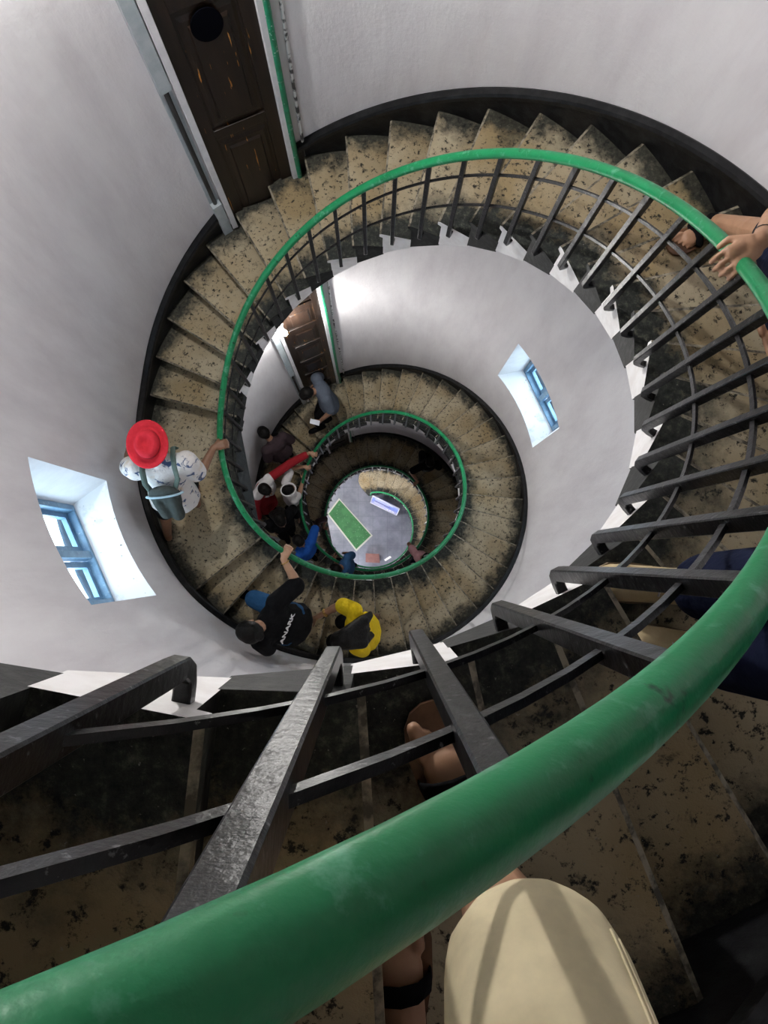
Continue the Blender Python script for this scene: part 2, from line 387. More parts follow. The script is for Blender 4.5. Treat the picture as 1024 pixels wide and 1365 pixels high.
# ---------------------------------------------------------------- railing
railing = empty('stair_railing', (0,0,FLOOR_Z))
tag(railing, 'green tubular handrail on square black iron balusters, winding down the well', 'railing')
RAIL_R = .0228
pts = [pol(RR, t, ZR(t)) for t in np.arange(NOS[0]+10, 1166, 2.0)]
for i in range(1, 7):   # curl down into the newel
    a = i/6*math.pi/2; t = 1166+7*math.sin(a); pts.append(pol(RR-.02*i/6, t, ZR(1166)-.02*i-.25*(1-math.cos(a))))
pts.append(pol(RR-.02, 1173.3, FLOOR_Z+.02+.11))
tube('handrail', pts, RAIL_R, MT['green'], railing, 16)
for dz in (.58, .28):
    V = []; F = []; prof = [(-.004, -.010), (.004, -.010), (.004, .010), (-.004, .010)]
    T = list(np.arange(NOS[0]+10, 1164, 3.0))
    for t in T:
        z = ZR(t)-RAIL_H+dz
        for dr, d in prof: V.append(pol(RR+dr, t, z+d))
    for i in range(len(T)-1):
        for q in range(4): F.append((i*4+q, i*4+(q+1) % 4, i*4+4+(q+1) % 4, i*4+4+q))
    F += [(0,1,2,3), tuple(len(V)-4+q for q in range(4))]
    link('mid_rail', recalc(mesh('mid_rail', V, F, MT['iron'])), railing)
def baluster_mesh(seed):
    rnd = random.Random(seed); w = .0140; d = .0118
    # profile path in the local x (radial out) / z plane, hooked into the step end
    path = [(0, .0), (0, -.40), (0, -.80), (.0, -.845), (.010, -.872), (.030, -.885), (.056, -.888)]
    V = []; F = []
    for i, (x, z) in enumerate(path):
        x0, z0 = path[max(i-1, 0)]; x1, z1 = path[min(i+1, len(path)-1)]
        tx, tz = x1-x0, z1-z0; l = math.hypot(tx, tz); nx, nz = -tz/l, tx/l
        s = 1+rnd.uniform(-.05, .05)
        for a, b in ((-1,-1), (1,-1), (1,1), (-1,1)):
            V.append((x+nx*a*w*s, b*d*s, z+nz*a*w*s))
    for i in range(len(path)-1):
        for q in range(4): F.append((i*4+q, i*4+(q+1) % 4, i*4+4+(q+1) % 4, i*4+4+q))
    F += [(0,1,2,3), tuple(len(V)-4+q for q in range(4))]
    me = recalc(mesh('baluster', V, F, MT['iron']))
    bm = bmesh.new(); bm.from_mesh(me); bmesh.ops.bevel(bm, geom=bm.edges[:], offset=.0022, segments=1, affect='EDGES'); bm.to_mesh(me); bm.free(); return me
BM = [baluster_mesh(i) for i in range(4)]
BT = []
for i, t in enumerate(NOS[1:]):
    p = NOS[i]; span = t-p
    m = round(span/STEP); BT += [p+span*(q+.5)/m for q in range(m)]
for i, t in enumerate(BT):
    if t < NOS[0]+12 or t > 1164: continue
    if t < -85: t += 2.2
    link('baluster', BM[i % 4], railing, (RR*math.cos(math.radians(t)), RR*math.sin(math.radians(t)), ZR(t)-.008-FLOOR_Z), (0, 0, math.radians(t)))
# ---------------------------------------------------------------- timber-panelled shaft doors on the wall, one per turn
def pt(t, d, z): # point on the door chord frame: t along the chord -1..1, d into the tower
    a = pol(RW, DA+1.6, 0); b = pol(RW, DB-1.6, 0); c = (a+b)/2; e = (b-a)/2; n = -c.normalized()
    return c+e*t+n*(d)+Vector((0,0,z))
def door(n, z0, z1, rows):
    w = empty('door_%d' % n, pt(0, 0, z0)); tag(w, kind='structure')
    e = (pt(1,0,0)-pt(0,0,0)); hw = e.length; e.normalize(); nn = (pt(0,1,0)-pt(0,0,0)); ez = Vector((0,0,1))
    hole = n == 1
    box('door_leaf', pt(0, .012, (z0+z1)/2), e*hw*.99, nn*.012, ez*(z1-z0)/2, MT['door'], w)
    for s in (-1, 1): box('stile', pt(s*.84, .031, (z0+z1)/2), e*hw*.16, nn*.008, ez*(z1-z0)/2, MT['door'], w, .003)
    for a, b in rows:
        box('rail', pt(0, .031, a-.035), e*hw*.68, nn*.008, ez*.045, MT['door'], w, .003)
        hh = (b-a)/2-.03; zc = (a+b)/2
        # raised and fielded panel
        p = []; sz = [(hw*.62, hh, .024), (hw*.54, hh-.035, .030), (hw*.44, hh-.07, .030), (hw*.40, hh-.085, .042)]
        V = []; F = []
        for x, y, d in sz:
            for q, r in ((-1,-1), (1,-1), (1,1), (-1,1)): V.append(pt(q*x/hw, d, zc+r*y))
        for i in range(len(sz)-1):
            for q in range(4): F.append((i*4+q, i*4+(q+1) % 4, i*4+4+(q+1) % 4, i*4+4+q))
        F.append(tuple(len(V)-4+q for q in range(4)))
        link('panel', recalc(mesh('panel', V, F, MT['door'])), w)
    box('rail', pt(0, .031, z1-.05), e*hw*.68, nn*.008, ez*.05, MT['door'], w, .003)
    # white plastered jambs either side
    for s in (-1, 1): box('jamb', pt(s*1.085, .035, (z0+z1)/2), e*hw*.085, nn*.035, ez*((z1-z0)/2), MT['white_paint'], w, .004)
    return w
zt = lambda k: N(113.6+360*k)
def rows(z0, z1, n): return [(z0+(z1-z0)*i/n+.08, z0+(z1-z0)*(i+1)/n-.02) for i in range(n)]
d1 = door(1, zt(0)-.30, zt(-1)-.55, rows(zt(0)-.30, zt(-1)-.55, 6))
d2 = door(2, zt(1)-.30, zt(0)-.55, rows(zt(1)-.30, zt(0)-.55, 9))
d3 = door(3, zt(2)-.30, zt(1)-.55, rows(zt(2)-.30, zt(1)-.55, 9))
# black oval on the first door: peep hole's inner shade painted as colour
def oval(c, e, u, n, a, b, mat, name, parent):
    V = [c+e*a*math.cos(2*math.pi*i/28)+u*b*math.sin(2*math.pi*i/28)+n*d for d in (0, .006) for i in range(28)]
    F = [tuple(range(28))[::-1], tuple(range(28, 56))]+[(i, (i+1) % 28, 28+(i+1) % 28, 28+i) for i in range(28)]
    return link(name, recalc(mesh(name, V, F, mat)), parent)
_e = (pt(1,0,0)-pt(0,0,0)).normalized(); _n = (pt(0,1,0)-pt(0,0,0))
oval(pt(.05, .04, -1.41), _e, Vector((0,0,1)), _n, .085, .11, MT['hole'], 'peep_hole_shade', d1)
# pipes and conduits beside the shaft
def wallpt(t, d, z): return pol(RW-d, t, z)
for kk in range(3):
    z0, z1 = zt(kk)-.28, zt(kk-1)-.45
    Z = np.linspace(z0, z1, 24)
    o = tube('green_pipe', [wallpt(DA-.2+.12*math.sin(z*2.1), .055, z) for z in Z], .020, MT['green_pipe'], None, 10)
    tag(o, ['chipped green pipe beside the door with the dark oval hole', 'green pipe beside the panelled door that the bulb lights up', 'green pipe on the wall behind the dark lower flight'][kk], 'pipe')
    o = tube('cable_pipe', [wallpt(DA-2.4+.25*math.sin(z*1.7), .016, z+.05) for z in Z], .011, MT['pipe_black'], None, 8)
    tag(o, ['thin chipped black-and-white pipe right beside the chipped green pipe', 'thin pale cable pipe on the wall near the bulb-lit panelled door', 'thin pale cable pipe behind the dark lower flight'][kk], 'pipe')
    c = empty('cable_trunking', wallpt(DB+1.2, 0, z0-.12))
    tag(c, ['grey metal cable trunking with an open black section beside the scratched door', 'pale cable trunking running down beside the bulb-lit panelled door', 'cable trunking behind the dark lower flight'][kk], 'trunking')
    er = wallpt(DB+1.0, -1, 0)-wallpt(DB+1.0, 0, 0); er.normalize(); et = Vector((-er.y, er.x, 0)); ez = Vector((0,0,1))
    gap = (-3.0+(-6.1)*kk, -1.72+(-6.1)*kk)
    for a, b in ((z0-.12, gap[0]), (gap[1], z1)):
        box('cover', wallpt(DB+1.2, .0295, (a+b)/2), er*.028, et*.036, ez*(b-a)/2, MT['conduit'], c, .003)
    box('back', wallpt(DB+1.2, .0075, sum(gap)/2), er*.006, et*.036, ez*(gap[1]-gap[0])/2, MT['conduit'], c)
    tube('wire', [wallpt(DB+1.2, .025, z) for z in np.linspace(gap[0], gap[1], 6)], .016, MT['cable'], c, 8)
# ---------------------------------------------------------------- lamps
def emis(name, col, s):
    m, nt, b, nd, lk = M_(name); b.inputs['Emission Color'].default_value = col; b.inputs['Emission Strength'].default_value = s; b.inputs['Base Color'].default_value = (.8,.8,.8,1); return m
MT['bulb'] = emis('bulb_glow', (1, .93, .82, 1), 60)
BZ = next(z for z in np.arange(-8, -4, .01) if math.hypot(*at(384, 441, z)[:2]) < 1.765)
def bulb_lamp(t, z, label, power, dep=0.0):
    p0 = wallpt(t, dep, z); n = -Vector((p0.x, p0.y, 0)).normalized()
    L = empty('bulb_lamp', p0); tag(L, label, 'lamp')
    q = n.to_track_quat('Z', 'Y').to_matrix()
    lathe('holder', [(.0, .0), (.040, 0), (.040, .014), (.022, .022), (.020, .055), (.0, .055)], MT['white_paint'], L, p0, 16, q)
    lathe('bulb', [(.0, .055), (.014, .056), (.016, .066), (.030, .090), (.033, .108), (.026, .128), (.012, .139), (0, .141)], MT['bulb'], L, p0, 18, q)
    ld = bpy.data.lights.new('bulb_light', 'POINT'); ld.energy = power; ld.color = (1, .975, .94); ld.shadow_soft_size = .035
    lo = bpy.data.objects.new('bulb_light', ld); COL.objects.link(lo); lo.parent = L; lo.location = n*.19
bulb_lamp(480.9, BZ, 'glowing white bulb in a holder beside the panelled shaft door', 29, .073)
bulb_lamp(127.5, .32, 'glowing white bulb on the wall above the door with the oval hole', 54)
bulb_lamp(158, FLOOR_Z+2.5, 'unseen bulb added to brighten the ground floor room', 60)  # added lamp hidden under the flights, brightens floor and lowest steps
# ---------------------------------------------------------------- people
UP = Vector((0,0,1))
def loft(P, prims_side=None):
    """closed ring loft: P = [(centre, ru, rv, u, v)]"""
def prim(p0, p1, r0, r1, side=None, flat=1.0, seg=12):
    """tapered capsule with an elliptic section (side axis keeps r, the other r*flat)"""
    p0 = Vector(p0); p1 = Vector(p1); d = p1-p0; L = d.length
    if L < 1e-5: d = Vector((0,0,1e-4)); L = 1e-4
    d = d/L
    if side is None: side = d.orthogonal()
    u = Vector(side)-d*Vector(side).dot(d)
    u = u.normalized() if u.length > 1e-4 else d.orthogonal().normalized()
    v = d.cross(u); V = []; F = []; rings = []
    for k in range(5):
        a = -math.pi/2+(k+.35)/4.35*math.pi/2; rings.append((p0+d*math.sin(a)*r0*max(flat, .8), r0*math.cos(a)))
    for k in range(5):
        a = k/4.35*math.pi/2; rings.append((p1+d*math.sin(a)*r1*max(flat, .8), r1*math.cos(a)))
    for c, r in rings:
        for k in range(seg):
            a = 2*math.pi*k/seg; V.append(c+u*math.cos(a)*r+v*math.sin(a)*r*flat)
    for i in range(len(rings)-1):
        for k in range(seg): F.append((i*seg+k, i*seg+(k+1) % seg, (i+1)*seg+(k+1) % seg, (i+1)*seg+k))
    F.append(tuple(range(seg))[::-1]); F.append(tuple((len(rings)-1)*seg+k for k in range(seg)))
    return V, F
def fuse(name, prims, mat, parent, voxel=.008, sm=4, dec=.4):
    V = []; F = []
    for v, f in prims:
        o = len(V); V += v; F += [tuple(i+o for i in q) for q in f]
    me = mesh('tmp', V, F, mat); ob = bpy.data.objects.new('tmp', me); COL.objects.link(ob)
    r = ob.modifiers.new('r', 'REMESH'); r.mode = 'VOXEL'; r.voxel_size = voxel; r.use_smooth_shade = True
    s = ob.modifiers.new('s', 'SMOOTH'); s.factor = .5; s.iterations = sm
    if dec < 1: d = ob.modifiers.new('d', 'DECIMATE'); d.ratio = dec
    dg = bpy.context.evaluated_depsgraph_get(); out = bpy.data.meshes.new_from_object(ob.evaluated_get(dg))
    out.name = name; out.materials.clear(); out.materials.append(mat)
    out.polygons.foreach_set('use_smooth', [True]*len(out.polygons))
    bpy.data.objects.remove(ob); bpy.data.meshes.remove(me)
    return link(name, out, parent)
def ik(a, c, l1, l2, pole):
    d = (c-a).length; s = max(1.0, d/(l1+l2)*1.01); l1 *= s; l2 *= s
    x = (l1*l1-l2*l2+d*d)/(2*d); h = math.sqrt(max(l1*l1-x*x, 0)); e = (c-a)/d
    n = pole-e*pole.dot(e); n = n.normalized() if n.length > 1e-4 else e.orthogonal().normalized()
    return a+e*x+n*h
def hand_prims(w, d, n, side, curl=.9, s=1.0, spread=.0):
    """w wrist, d direction of the palm, n palm normal (fingers curl towards it), side = which side the thumb is on"""
    d = d.normalized(); n = (n-d*n.dot(d)).normalized(); l = n.cross(d)*side; P = []
    k = w+d*.080*s
    P.append(prim(w, w+d*.03*s, .026*s, .030*s, l, .72)); P.append(prim(w+d*.03*s-l*.012*s, k-l*.018*s, .024*s, .023*s, l, .62)); P.append(prim(w+d*.03*s+l*.012*s, k+l*.018*s, .025*s, .023*s, l, .62))
    for i, (o, L) in enumerate(((.034, .90), (.0118, 1.0), (-.0110, .93), (-.0325, .76))):
        b = k+l*o*s; q = b; a = 0; R = .0088*s
        for j, sl in enumerate((.040, .026, .020)):
            a += curl*(.55, .75, .55)[j]; e = d*math.cos(a)+n*math.sin(a)+l*spread*o*6
            q2 = q+e*sl*L*s; P.append(prim(q, q2, R, R*.93, None, 1, 8)); q = q2; R *= .94
    b = w+d*.030*s+l*.026*s; e1 = (d*.62+l*.60+n*.35).normalized(); q = b+e1*.042*s; e2 = (d*.8+l*.05+n*.6).normalized()
    P.append(prim(b-e1*.012*s, q, .0135*s, .0110*s, None, 1, 8)); P.append(prim(q, q+e2*.030*s, .0108*s, .0090*s, None, 1, 8))
    return P
def yawv(a): a = math.radians(a); return Vector((math.cos(a), math.sin(a), 0))
def rail_pt(px, py, t0, t1):
    best = None
    for t in np.arange(t0, t1, .5):
        p = pol(RR, t, ZR(t)); q = CR.transposed() @ (p-CAM_LOC); x = 512+FPX*q.x/-q.z; y = 682.5-FPX*q.y/-q.z
        e = (x-px)**2+(y-py)**2
        if best is None or e < best[0]: best = (e, p)
    return best[1]
def tread_z(t):
    for x in NOS:
        if x >= t: return N(x)
    return FLOOR_Z
def fabric(name, col, sc=40, bs=.5, bd=.03, bsc=9):
    m, nt, b, nd, lk = M_(name); P = wpos(nd); f = noise(nd, lk, P, sc, 4, .6)
    c2 = tuple(min(1, c*1.25+.003) for c in col[:3])+(1,); c1 = tuple(c*.85 for c in col[:3])+(1,)
    lk.new(mixc(nd, lk, f, c1, c2), b.inputs['Base Color']); b.inputs['Roughness'].default_value = .9; b.inputs['Specular IOR Level'].default_value = .1; bump(nd, lk, b, noise(nd, lk, P, bsc, 4 if bsc > 6 else 1.5, .6 if bsc > 6 else .4, 0 if bsc > 6 else 1.2), bs, bd)
    return m
MT['skin'] = blotchy('skin_tan', (.36,.195,.115,1), (.42,.24,.145,1), 14, .4, .65, .5, .08)
MT['skin_dark'] = blotchy('skin_brown', (.21,.105,.060,1), (.26,.135,.080,1), 14, .4, .65, .5, .08)
MT['hair'] = blotchy('hair_black', (.003,.0025,.0025,1), (.009,.008,.007,1), 60, .4, .65, .5, .5, spec=.12)
MT['sole'] = plain('sole_dark_tan', (.16,.12,.08,1), .7); MT['eye'] = plain('eye_dark', (.02,.015,.012,1), .2)
def person(name, label, H, hip, chest, head, yaw, feet, hands, skin='skin', shirt=None, sleeve=.55, pants=None, leg=.95, shoes=None,
           hair='short', headyaw=None, group=None, voxel=.0065, grips=(None, None), footyaw=(None, None), torso_w=1.0, shirt_len=.0, no_upper=False, inflate=.014, knee=None, pitch=.25, elbow=(None, None), shw=1.0, handdir=(None, None)):
    f = yawv(yaw); rt = Vector((f.y, -f.x, 0))
    root = empty(name, (0, 0, 0)); base = min(x.z for x in feet); root.location = ((feet[0].x+feet[1].x)/2, (feet[0].y+feet[1].y)/2, base)
    tag(root, label, 'person', group)
    k = H/1.68; sk = MT[skin]
    up = (chest-hip).normalized(); fw = (f-up*f.dot(up)).normalized()
    sh = [chest+rt*s*.165*k*shw for s in (-1, 1)]      # left, right
    hp = [hip+rt*s*.085*k for s in (-1, 1)]
    B = []; SH = []; PT = []; SO = []
    g = inflate
    # torso
    waist = hip.lerp(chest, .45)
    def torso(x, L):
        L.append(prim(hip-up*.02*k, waist, (.150+x)*k*torso_w, (.132+x)*k*torso_w, rt, .70)); L.append(prim(waist, chest-up*.07*k, (.132+x)*k*torso_w, (.158+x)*k*torso_w, rt, .68))
        L.append(prim(sh[0].lerp(chest, .25)-up*.02*k, sh[1].lerp(chest, .25)-up*.02*k, (.062+x)*k, (.062+x)*k)); 
        for s in sh: L.append(prim(s, s-up*.03*k, (.058+x)*k, (.055+x)*k))
        L.append(prim(chest-up*.03*k, chest+(head-chest)*.22, (.085+x)*k, (.062+x)*k, rt, .8))
    torso(0, B)
    # head
    hf = yawv(headyaw if headyaw is not None else yaw); hup = ((head-chest).normalized()*.4+UP*.6).normalized(); hf = (hf-hup*hf.dot(hup)).normalized(); hf = (hf-hup*pitch).normalized(); hup = (hup-hf*hup.dot(hf)).normalized(); hr = hf.cross(hup)
    if not no_upper:
        B.append(prim(chest, head-hup*.04*k, .056*k, .054*k))
        B.append(prim(head-hf*.018*k+hup*.025*k, head+hf*.018*k+hup*.025*k, .085*k, .082*k, hr, 1.0)); B.append(prim(head+hf*.035*k-hup*.02*k, head+hf*.040*k-hup*.070*k, .062*k, .042*k, hr, .95))
        B.append(prim(head+hf*.095*k+hup*.01*k, head+hf*.108*k-hup*.020*k, .010*k, .015*k))
        for s in (-1, 1): B.append(prim(head+hr*s*.082*k+hup*.02*k, head+hr*s*.086*k-hup*.025*k, .016*k, .010*k, hf, .5))
    # legs
    for i in (0, 1):
        a = feet[i]+UP*.075*k; kd = f if knee is None else knee[i]
        kn = ik(hp[i], a, .415*k, .40*k, kd)
        B.append(prim(hp[i], kn, .082*k, .054*k)); B.append(prim(kn, kn.lerp(a, .35), .052*k, .053*k)); B.append(prim(kn.lerp(a, .3), a, .054*k, .036*k))
        fy = yawv(footyaw[i]) if footyaw[i] is not None else f
        fl = Vector((fy.y, -fy.x, 0)); b = feet[i]
        B.append(prim(a, b+UP*.04*k-fy*.035*k, .036*k, .034*k)); B.append(prim(b+UP*.042*k, b+UP*.024*k+fy*.125*k, .036*k, .040*k, fl, .55))
        for j in range(5):
            q = b+UP*.022*k+fy*(.150-.008*j)*k+fl*(-.034+.0172*j)*k*(1 if i == 0 else -1)*-1
            B.append(prim(q, q+fy*(.046-.0045*j)*k-UP*.004, (.0118 if j == 0 else .0090-.0004*j)*k, (.0125 if j == 0 else .0088-.0004*j)*k, None, 1, 8))
        if pants:
            PT.append(prim(hp[i], kn, (.088+g)*k, (.062+g)*k))
            if leg > .5: PT.append(prim(kn, kn.lerp(a, (leg-.5)*2), (.060+g)*k, (.050+g)*k))
        if shoes:
            S1 = [prim(b+UP*.045*k-fy*.045*k, b+UP*.045*k+fy*.03*k, .044*k, .046*k, fl, .9), prim(b+UP*.040*k, b+UP*.034*k+fy*.165*k, .044*k, .046*k, fl, .72),
                  prim(b+UP*.016*k-fy*.055*k, b+UP*.016*k+fy*.185*k, .044*k, .046*k, fl, .32)]
            SO.append(S1)
    # arms
    for i, s in ((0, -1), (1, 1)):
        tgt = hands[i]; gr = grips[i]
        if tgt is None:
            w = sh[i]+rt*s*.06*k+f*.05*k-UP*.50*k; pole = -f+rt*s*.4; hd = (w-sh[i]).normalized(); n = -rt*s; cu = .45
        elif gr == 'rail':
            t = Vector((-tgt.y, tgt.x, 0)).normalized(); hz = tgt-sh[i]; hz.z = 0; hz.normalize(); inw = -Vector((tgt.x, tgt.y, 0)).normalized()
            hd = handdir[i] if handdir[i] is not None else (inw*.75+hz*.5).normalized(); w = tgt+UP*.046*k-hd*.050*k; pole = -UP*.6+rt*s*.8-f*.2; n = -UP; cu = 1.0
        else:
            w = tgt; hd = None; pole = -UP*.7+rt*s*.6-f*.4; n = (-UP*.5-rt*s*.6); cu = .7
        if elbow[i] is not None: pole = elbow[i]
        el = ik(sh[i], w, .285*k, .255*k, pole)
        if hd is None or tgt is None: hd = (w-el).normalized()
        B.append(prim(sh[i], el, .050*k, .040*k)); B.append(prim(el, el.lerp(w, .35), .041*k, .042*k)); B.append(prim(el.lerp(w, .3), w, .041*k, .027*k))
        B += hand_prims(w, hd, n, -s, cu, k)
        if shirt and sleeve > 0:
            if sleeve <= .5: SH.append(prim(sh[i], sh[i].lerp(el, sleeve*2), (.062+g)*k, (.060+g)*k))
            else: SH.append(prim(sh[i], el, (.058+g)*k, (.048+g)*k)); SH.append(prim(el, el.lerp(w, (sleeve-.5)*1.9), (.050+g)*k, (.040+g)*k))
        root['w%d' % i] = list(w); root['e%d' % i] = list(el)
    fuse('body', B, sk, root, voxel, 2 if voxel < .005 else 3, .3)
    if shirt:
        torso(g, SH); SH.append(prim(hip-up*(.03+shirt_len)*k, waist, (.185+g)*k*torso_w, (.145+g)*k*torso_w, rt, .74)); fuse('shirt', SH, shirt, root, .009)
    if pants:
        PT.append(prim(hip-up*.04*k, hip+up*.06*k, (.158+g*.6)*k, (.150+g*.6)*k, rt, .74)); PT.append(prim(hp[0], hp[1], (.080+g*.5)*k, (.080+g*.5)*k)); fuse('trousers' if leg > .6 else 'shorts', PT, pants, root, .009)
    for q, S1 in enumerate(SO):
        so = fuse('shoe', S1, shoes, root, .007, 3)
        b = feet[q]; fy = yawv(footyaw[q]) if footyaw[q] is not None else f; fl = Vector((fy.y, -fy.x, 0))
        def sub(o): o.parent = so; o.matrix_parent_inverse = (Matrix.Translation(root.location) @ so.matrix_parent_inverse).inverted()
        out = ((-.092, .018), (-.075, .036), (-.02, .043), (.06, .044), (.13, .050), (.185, .046), (.212, .030), (.224, .010))
        Lp = [b+fy*t_*k+fl*w_*k for t_, w_ in out]+[b+fy*t_*k-fl*w_*k for t_, w_ in out[::-1]]; n_ = len(Lp)
        sub(link('sole', recalc(mesh('sole', [p_+UP*.002 for p_ in Lp]+[p_+UP*.020*k for p_ in Lp], [tuple(range(n_))[::-1], tuple(range(n_, 2*n_))]+[(x, (x+1) % n_, n_+(x+1) % n_, n_+x) for x in range(n_)], MT['sole']))))
        if shoes.name.startswith('shoe_beige'):
            for x in range(4):
                c_ = b+fy*(.055+.024*x)*k+UP*(.083-.009*x)*k
                sub(tube('lace', [c_-fl*.026*k-UP*.010, c_-fl*.012*k, c_+fl*.012*k, c_+fl*.026*k-UP*.010], .0028, MT['white_cloth'], None, 6))
    if hair and not no_upper:
        c = head+hup*.035*k-hf*.012*k
        HR = [prim(c-hf*.022*k, c+hf*.022*k, .094*k, .086*k, hr, 1.0), prim(c-hf*.03*k, c-hf*.04*k-hup*.06*k, .085*k, .062*k, hr, .9)]
        if hair == 'long':
            rn = random.Random(int(H*1000)); back = chest-fw*.10*k-up*.02*k
            for q in range(9):
                x = rn.uniform(-.12, .12)*k; e_ = back+rt*x*1.25-up*rn.uniform(.02, .20)*k-fw*rn.uniform(.0, .04)*k
                m_ = (c-hf*.06*k).lerp(e_, .5)-fw*.04*k+rt*x*.4
                HR += [prim(c-hf*.04*k+hr*x*.3, m_, .070*k, .055*k), prim(m_, e_, .052*k, .022*k)]
        if hair == 'bun': HR += [prim(c-hf*.09*k, c-hf*.12*k+hup*.02*k, .045*k, .040*k)]
        # keep the face clear
        fuse('hair', HR, MT['hair'], root, .008, 3)
        for s in (-1, 1):
            lathe('eye', [(0, -.010*k), (.008*k, -.006*k), (.011*k, 0), (.008*k, .006*k), (0, .010*k)], MT['eye'], root, head+hf*.092*k+hr*s*.032*k+hup*.012*k, 8)
    root['info'] = 0
    for key in ('w0', 'w1', 'e0', 'e1', 'info'): pass
    return root, dict(f=f, rt=rt, up=up, fw=fw, hf=hf, hup=hup, hr=hr, k=k, head=head, chest=chest, hip=hip)
def P3(px, py, z): return at(px, py, z)
LZ = N(L1)               # landing under the left window
LZ2 = N(L1+360)
# colours
MT['white_print'] = None
def print_shirt():
    m, nt, b, nd, lk = M_('white_shirt_blue_print'); P = wpos(nd)
    n1 = noise(nd, lk, P, 13, 5, .6, .6); n2 = noise(nd, lk, P, 9, 3, .5)
    col = mixc(nd, lk, ramp(nd, lk, n1, [(.565, (0,0,0,1)), (.61, (1,1,1,1))]), (.74,.72,.71,1), (.05,.09,.20,1))
    col = mixc(nd, lk, ramp(nd, lk, n2, [(.58, (0,0,0,1)), (.68, (.5,.5,.5,1))]), col, (.55,.38,.16,1))
    lk.new(col, b.inputs['Base Color']); b.inputs['Roughness'].default_value = .8; bump(nd, lk, b, noise(nd, lk, P, 12, 4), .5, .03); return m
MT['white_print'] = print_shirt()
MT['black_cloth'] = fabric('cloth_black', (.0035,.0035,.0045,1)); MT['jeans'] = fabric('jeans_blue', (.018,.070,.16,1)); MT['yellow'] = fabric('cloth_yellow', (.62,.44,.012,1))
MT['grey_cloth'] = fabric('cloth_grey', (.085,.10,.13,1)); MT['maroon_dark'] = fabric('cloth_dark_maroon', (.045,.030,.035,1)); MT['red_cloth'] = fabric('cloth_red', (.30,.018,.025,1))
MT['white_cloth'] = fabric('cloth_white', (.70,.68,.68,1)); MT['blue_cloth'] = fabric('cloth_blue', (.012,.075,.33,1)); MT['blue2'] = fabric('cloth_slate_blue', (.035,.10,.22,1)); MT['pink'] = fabric('cloth_pink', (.55,.30,.32,1))
MT['navy'] = fabric('cloth_navy', (.004,.007,.024,1)); MT['cream'] = fabric('cloth_cream', (.70,.61,.40,1), 30, .7, .06, 4.5)
MT['brown_sandal'] = blotchy('sandal_leather', (.10,.045,.022,1), (.16,.075,.035,1), 20, .4, .6, .5, .2); MT['beige_shoe'] = blotchy('shoe_beige', (.55,.42,.22,1), (.62,.50,.30,1), 12, .4, .6, .55, .2)
MT['red_hat'] = fabric('hat_red', (.60,.032,.050,1), 30); MT['bag'] = fabric('bag_grey', (.055,.065,.062,1)); MT['bag_strap'] = fabric('strap_grey_green', (.10,.14,.125,1)); MT['bag_hem'] = fabric('hem_pale_blue', (.36,.52,.62,1))
MT['gold'] = plain('bangle_gold', (.75,.50,.16,1), .25, 1.0); MT['thread'] = plain('bracelet_thread', (.03,.02,.02,1), .6); MT['phone'] = plain('phone_white', (.75,.78,.85,1), .2)

# red hat climber on the landing
hd = P3(200, 594, -2.93); ch = P3(214, 620, -3.12); hp_ = P3(232, 660, -3.56)
r1, d1_ = person('person', 'person in a red hat and white printed shirt climbing past the window', 1.58, hp_, ch, hd, 98,
   [P3(226, 712, LZ), P3(264, 668, LZ)], [P3(170, 606, -3.55), rail_pt(302, 600, 165, 185)], 'skin_dark', MT['white_print'], .36, MT['black_cloth'], .46, None, 'short', None, grips=(None, 'rail'), shw=1.18, inflate=.026, elbow=(None, Vector((.1, -.35, -1))))
def hat(d, mat):
    ax = (UP+Vector((.12, -.06, 0))).normalized(); fy = (d['hf']-ax*d['hf'].dot(ax)).normalized(); fx = fy.cross(ax); M = Matrix((fx, fy, ax)).transposed(); b = d['head']+ax*.072
    h = empty('hat', b); tag(h, 'red brimmed hat with a dented crown on the climbing person', 'hat')
    prof = [(.158, .018), (.166, .026), (.158, .032), (.124, .014), (.100, .016), (.096, .060), (.090, .092), (.074, .108), (.056, .104), (.040, .086), (.0, .080)]
    lathe('crown_and_brim', [(0, .006), (.09, .004)]+prof, mat, h, b, 32, M, .84)
    lathe('hat_band', [(.096, .018), (.1005, .018), (.0985, .040), (.0945, .040), (.096, .018)], MT['red_cloth'], h, b, 32, M, .84)
hat(d1_, MT['red_hat'])
def drawbag(d):
    k = d['k']; c = d['chest']-d['fw']*.185-d['up']*.10; up = d['up']; rt = d['rt']; fw = d['fw']
    bg_ = empty('drawstring_bag', c-up*.40); tag(bg_, 'grey drawstring bag with a pale blue hem on the hatted climber\'s back', 'bag')
    fuse('sack', [prim(c+up*.01, c-up*.12-fw*.01, .116, .105, rt, .34), prim(c-up*.10-fw*.01, c-up*.30+rt*.03-fw*.02, .105, .050, rt, .45), prim(c-up*.03-fw*.02+rt*.05, c-up*.24-fw*.05+rt*.05, .045, .05),
                  prim(c-up*.04-fw*.02-rt*.06, c-up*.20-fw*.045-rt*.03, .04, .05), prim(c-up*.02-fw*.03, c-up*.26-fw*.035+rt*.02, .02, .035)], MT['bag'], bg_, .008, 2)
    ring = [c+up*.045*math.sin(a)-fw*.045*math.sin(a)+rt*.128*math.cos(a) for a in np.linspace(0, math.pi, 17)]
    tube('hem', ring, .011, MT['bag_hem'], bg_, 8, .6)
    for s in (-1, 1):
        p = [c+rt*s*.075+up*.03, d['chest']+rt*s*.115-fw*.135+up*.0, d['chest']+rt*s*.112-fw*.085+up*.085, d['chest']+rt*s*.108+fw*.0+up*.104, d['chest']+rt*s*.105+fw*.10+up*.055, d['chest']+rt*s*.11+fw*.155-up*.06]
        tube('strap', p, .020, MT['bag_strap'], bg_, 8, .35)
drawbag(d1_)
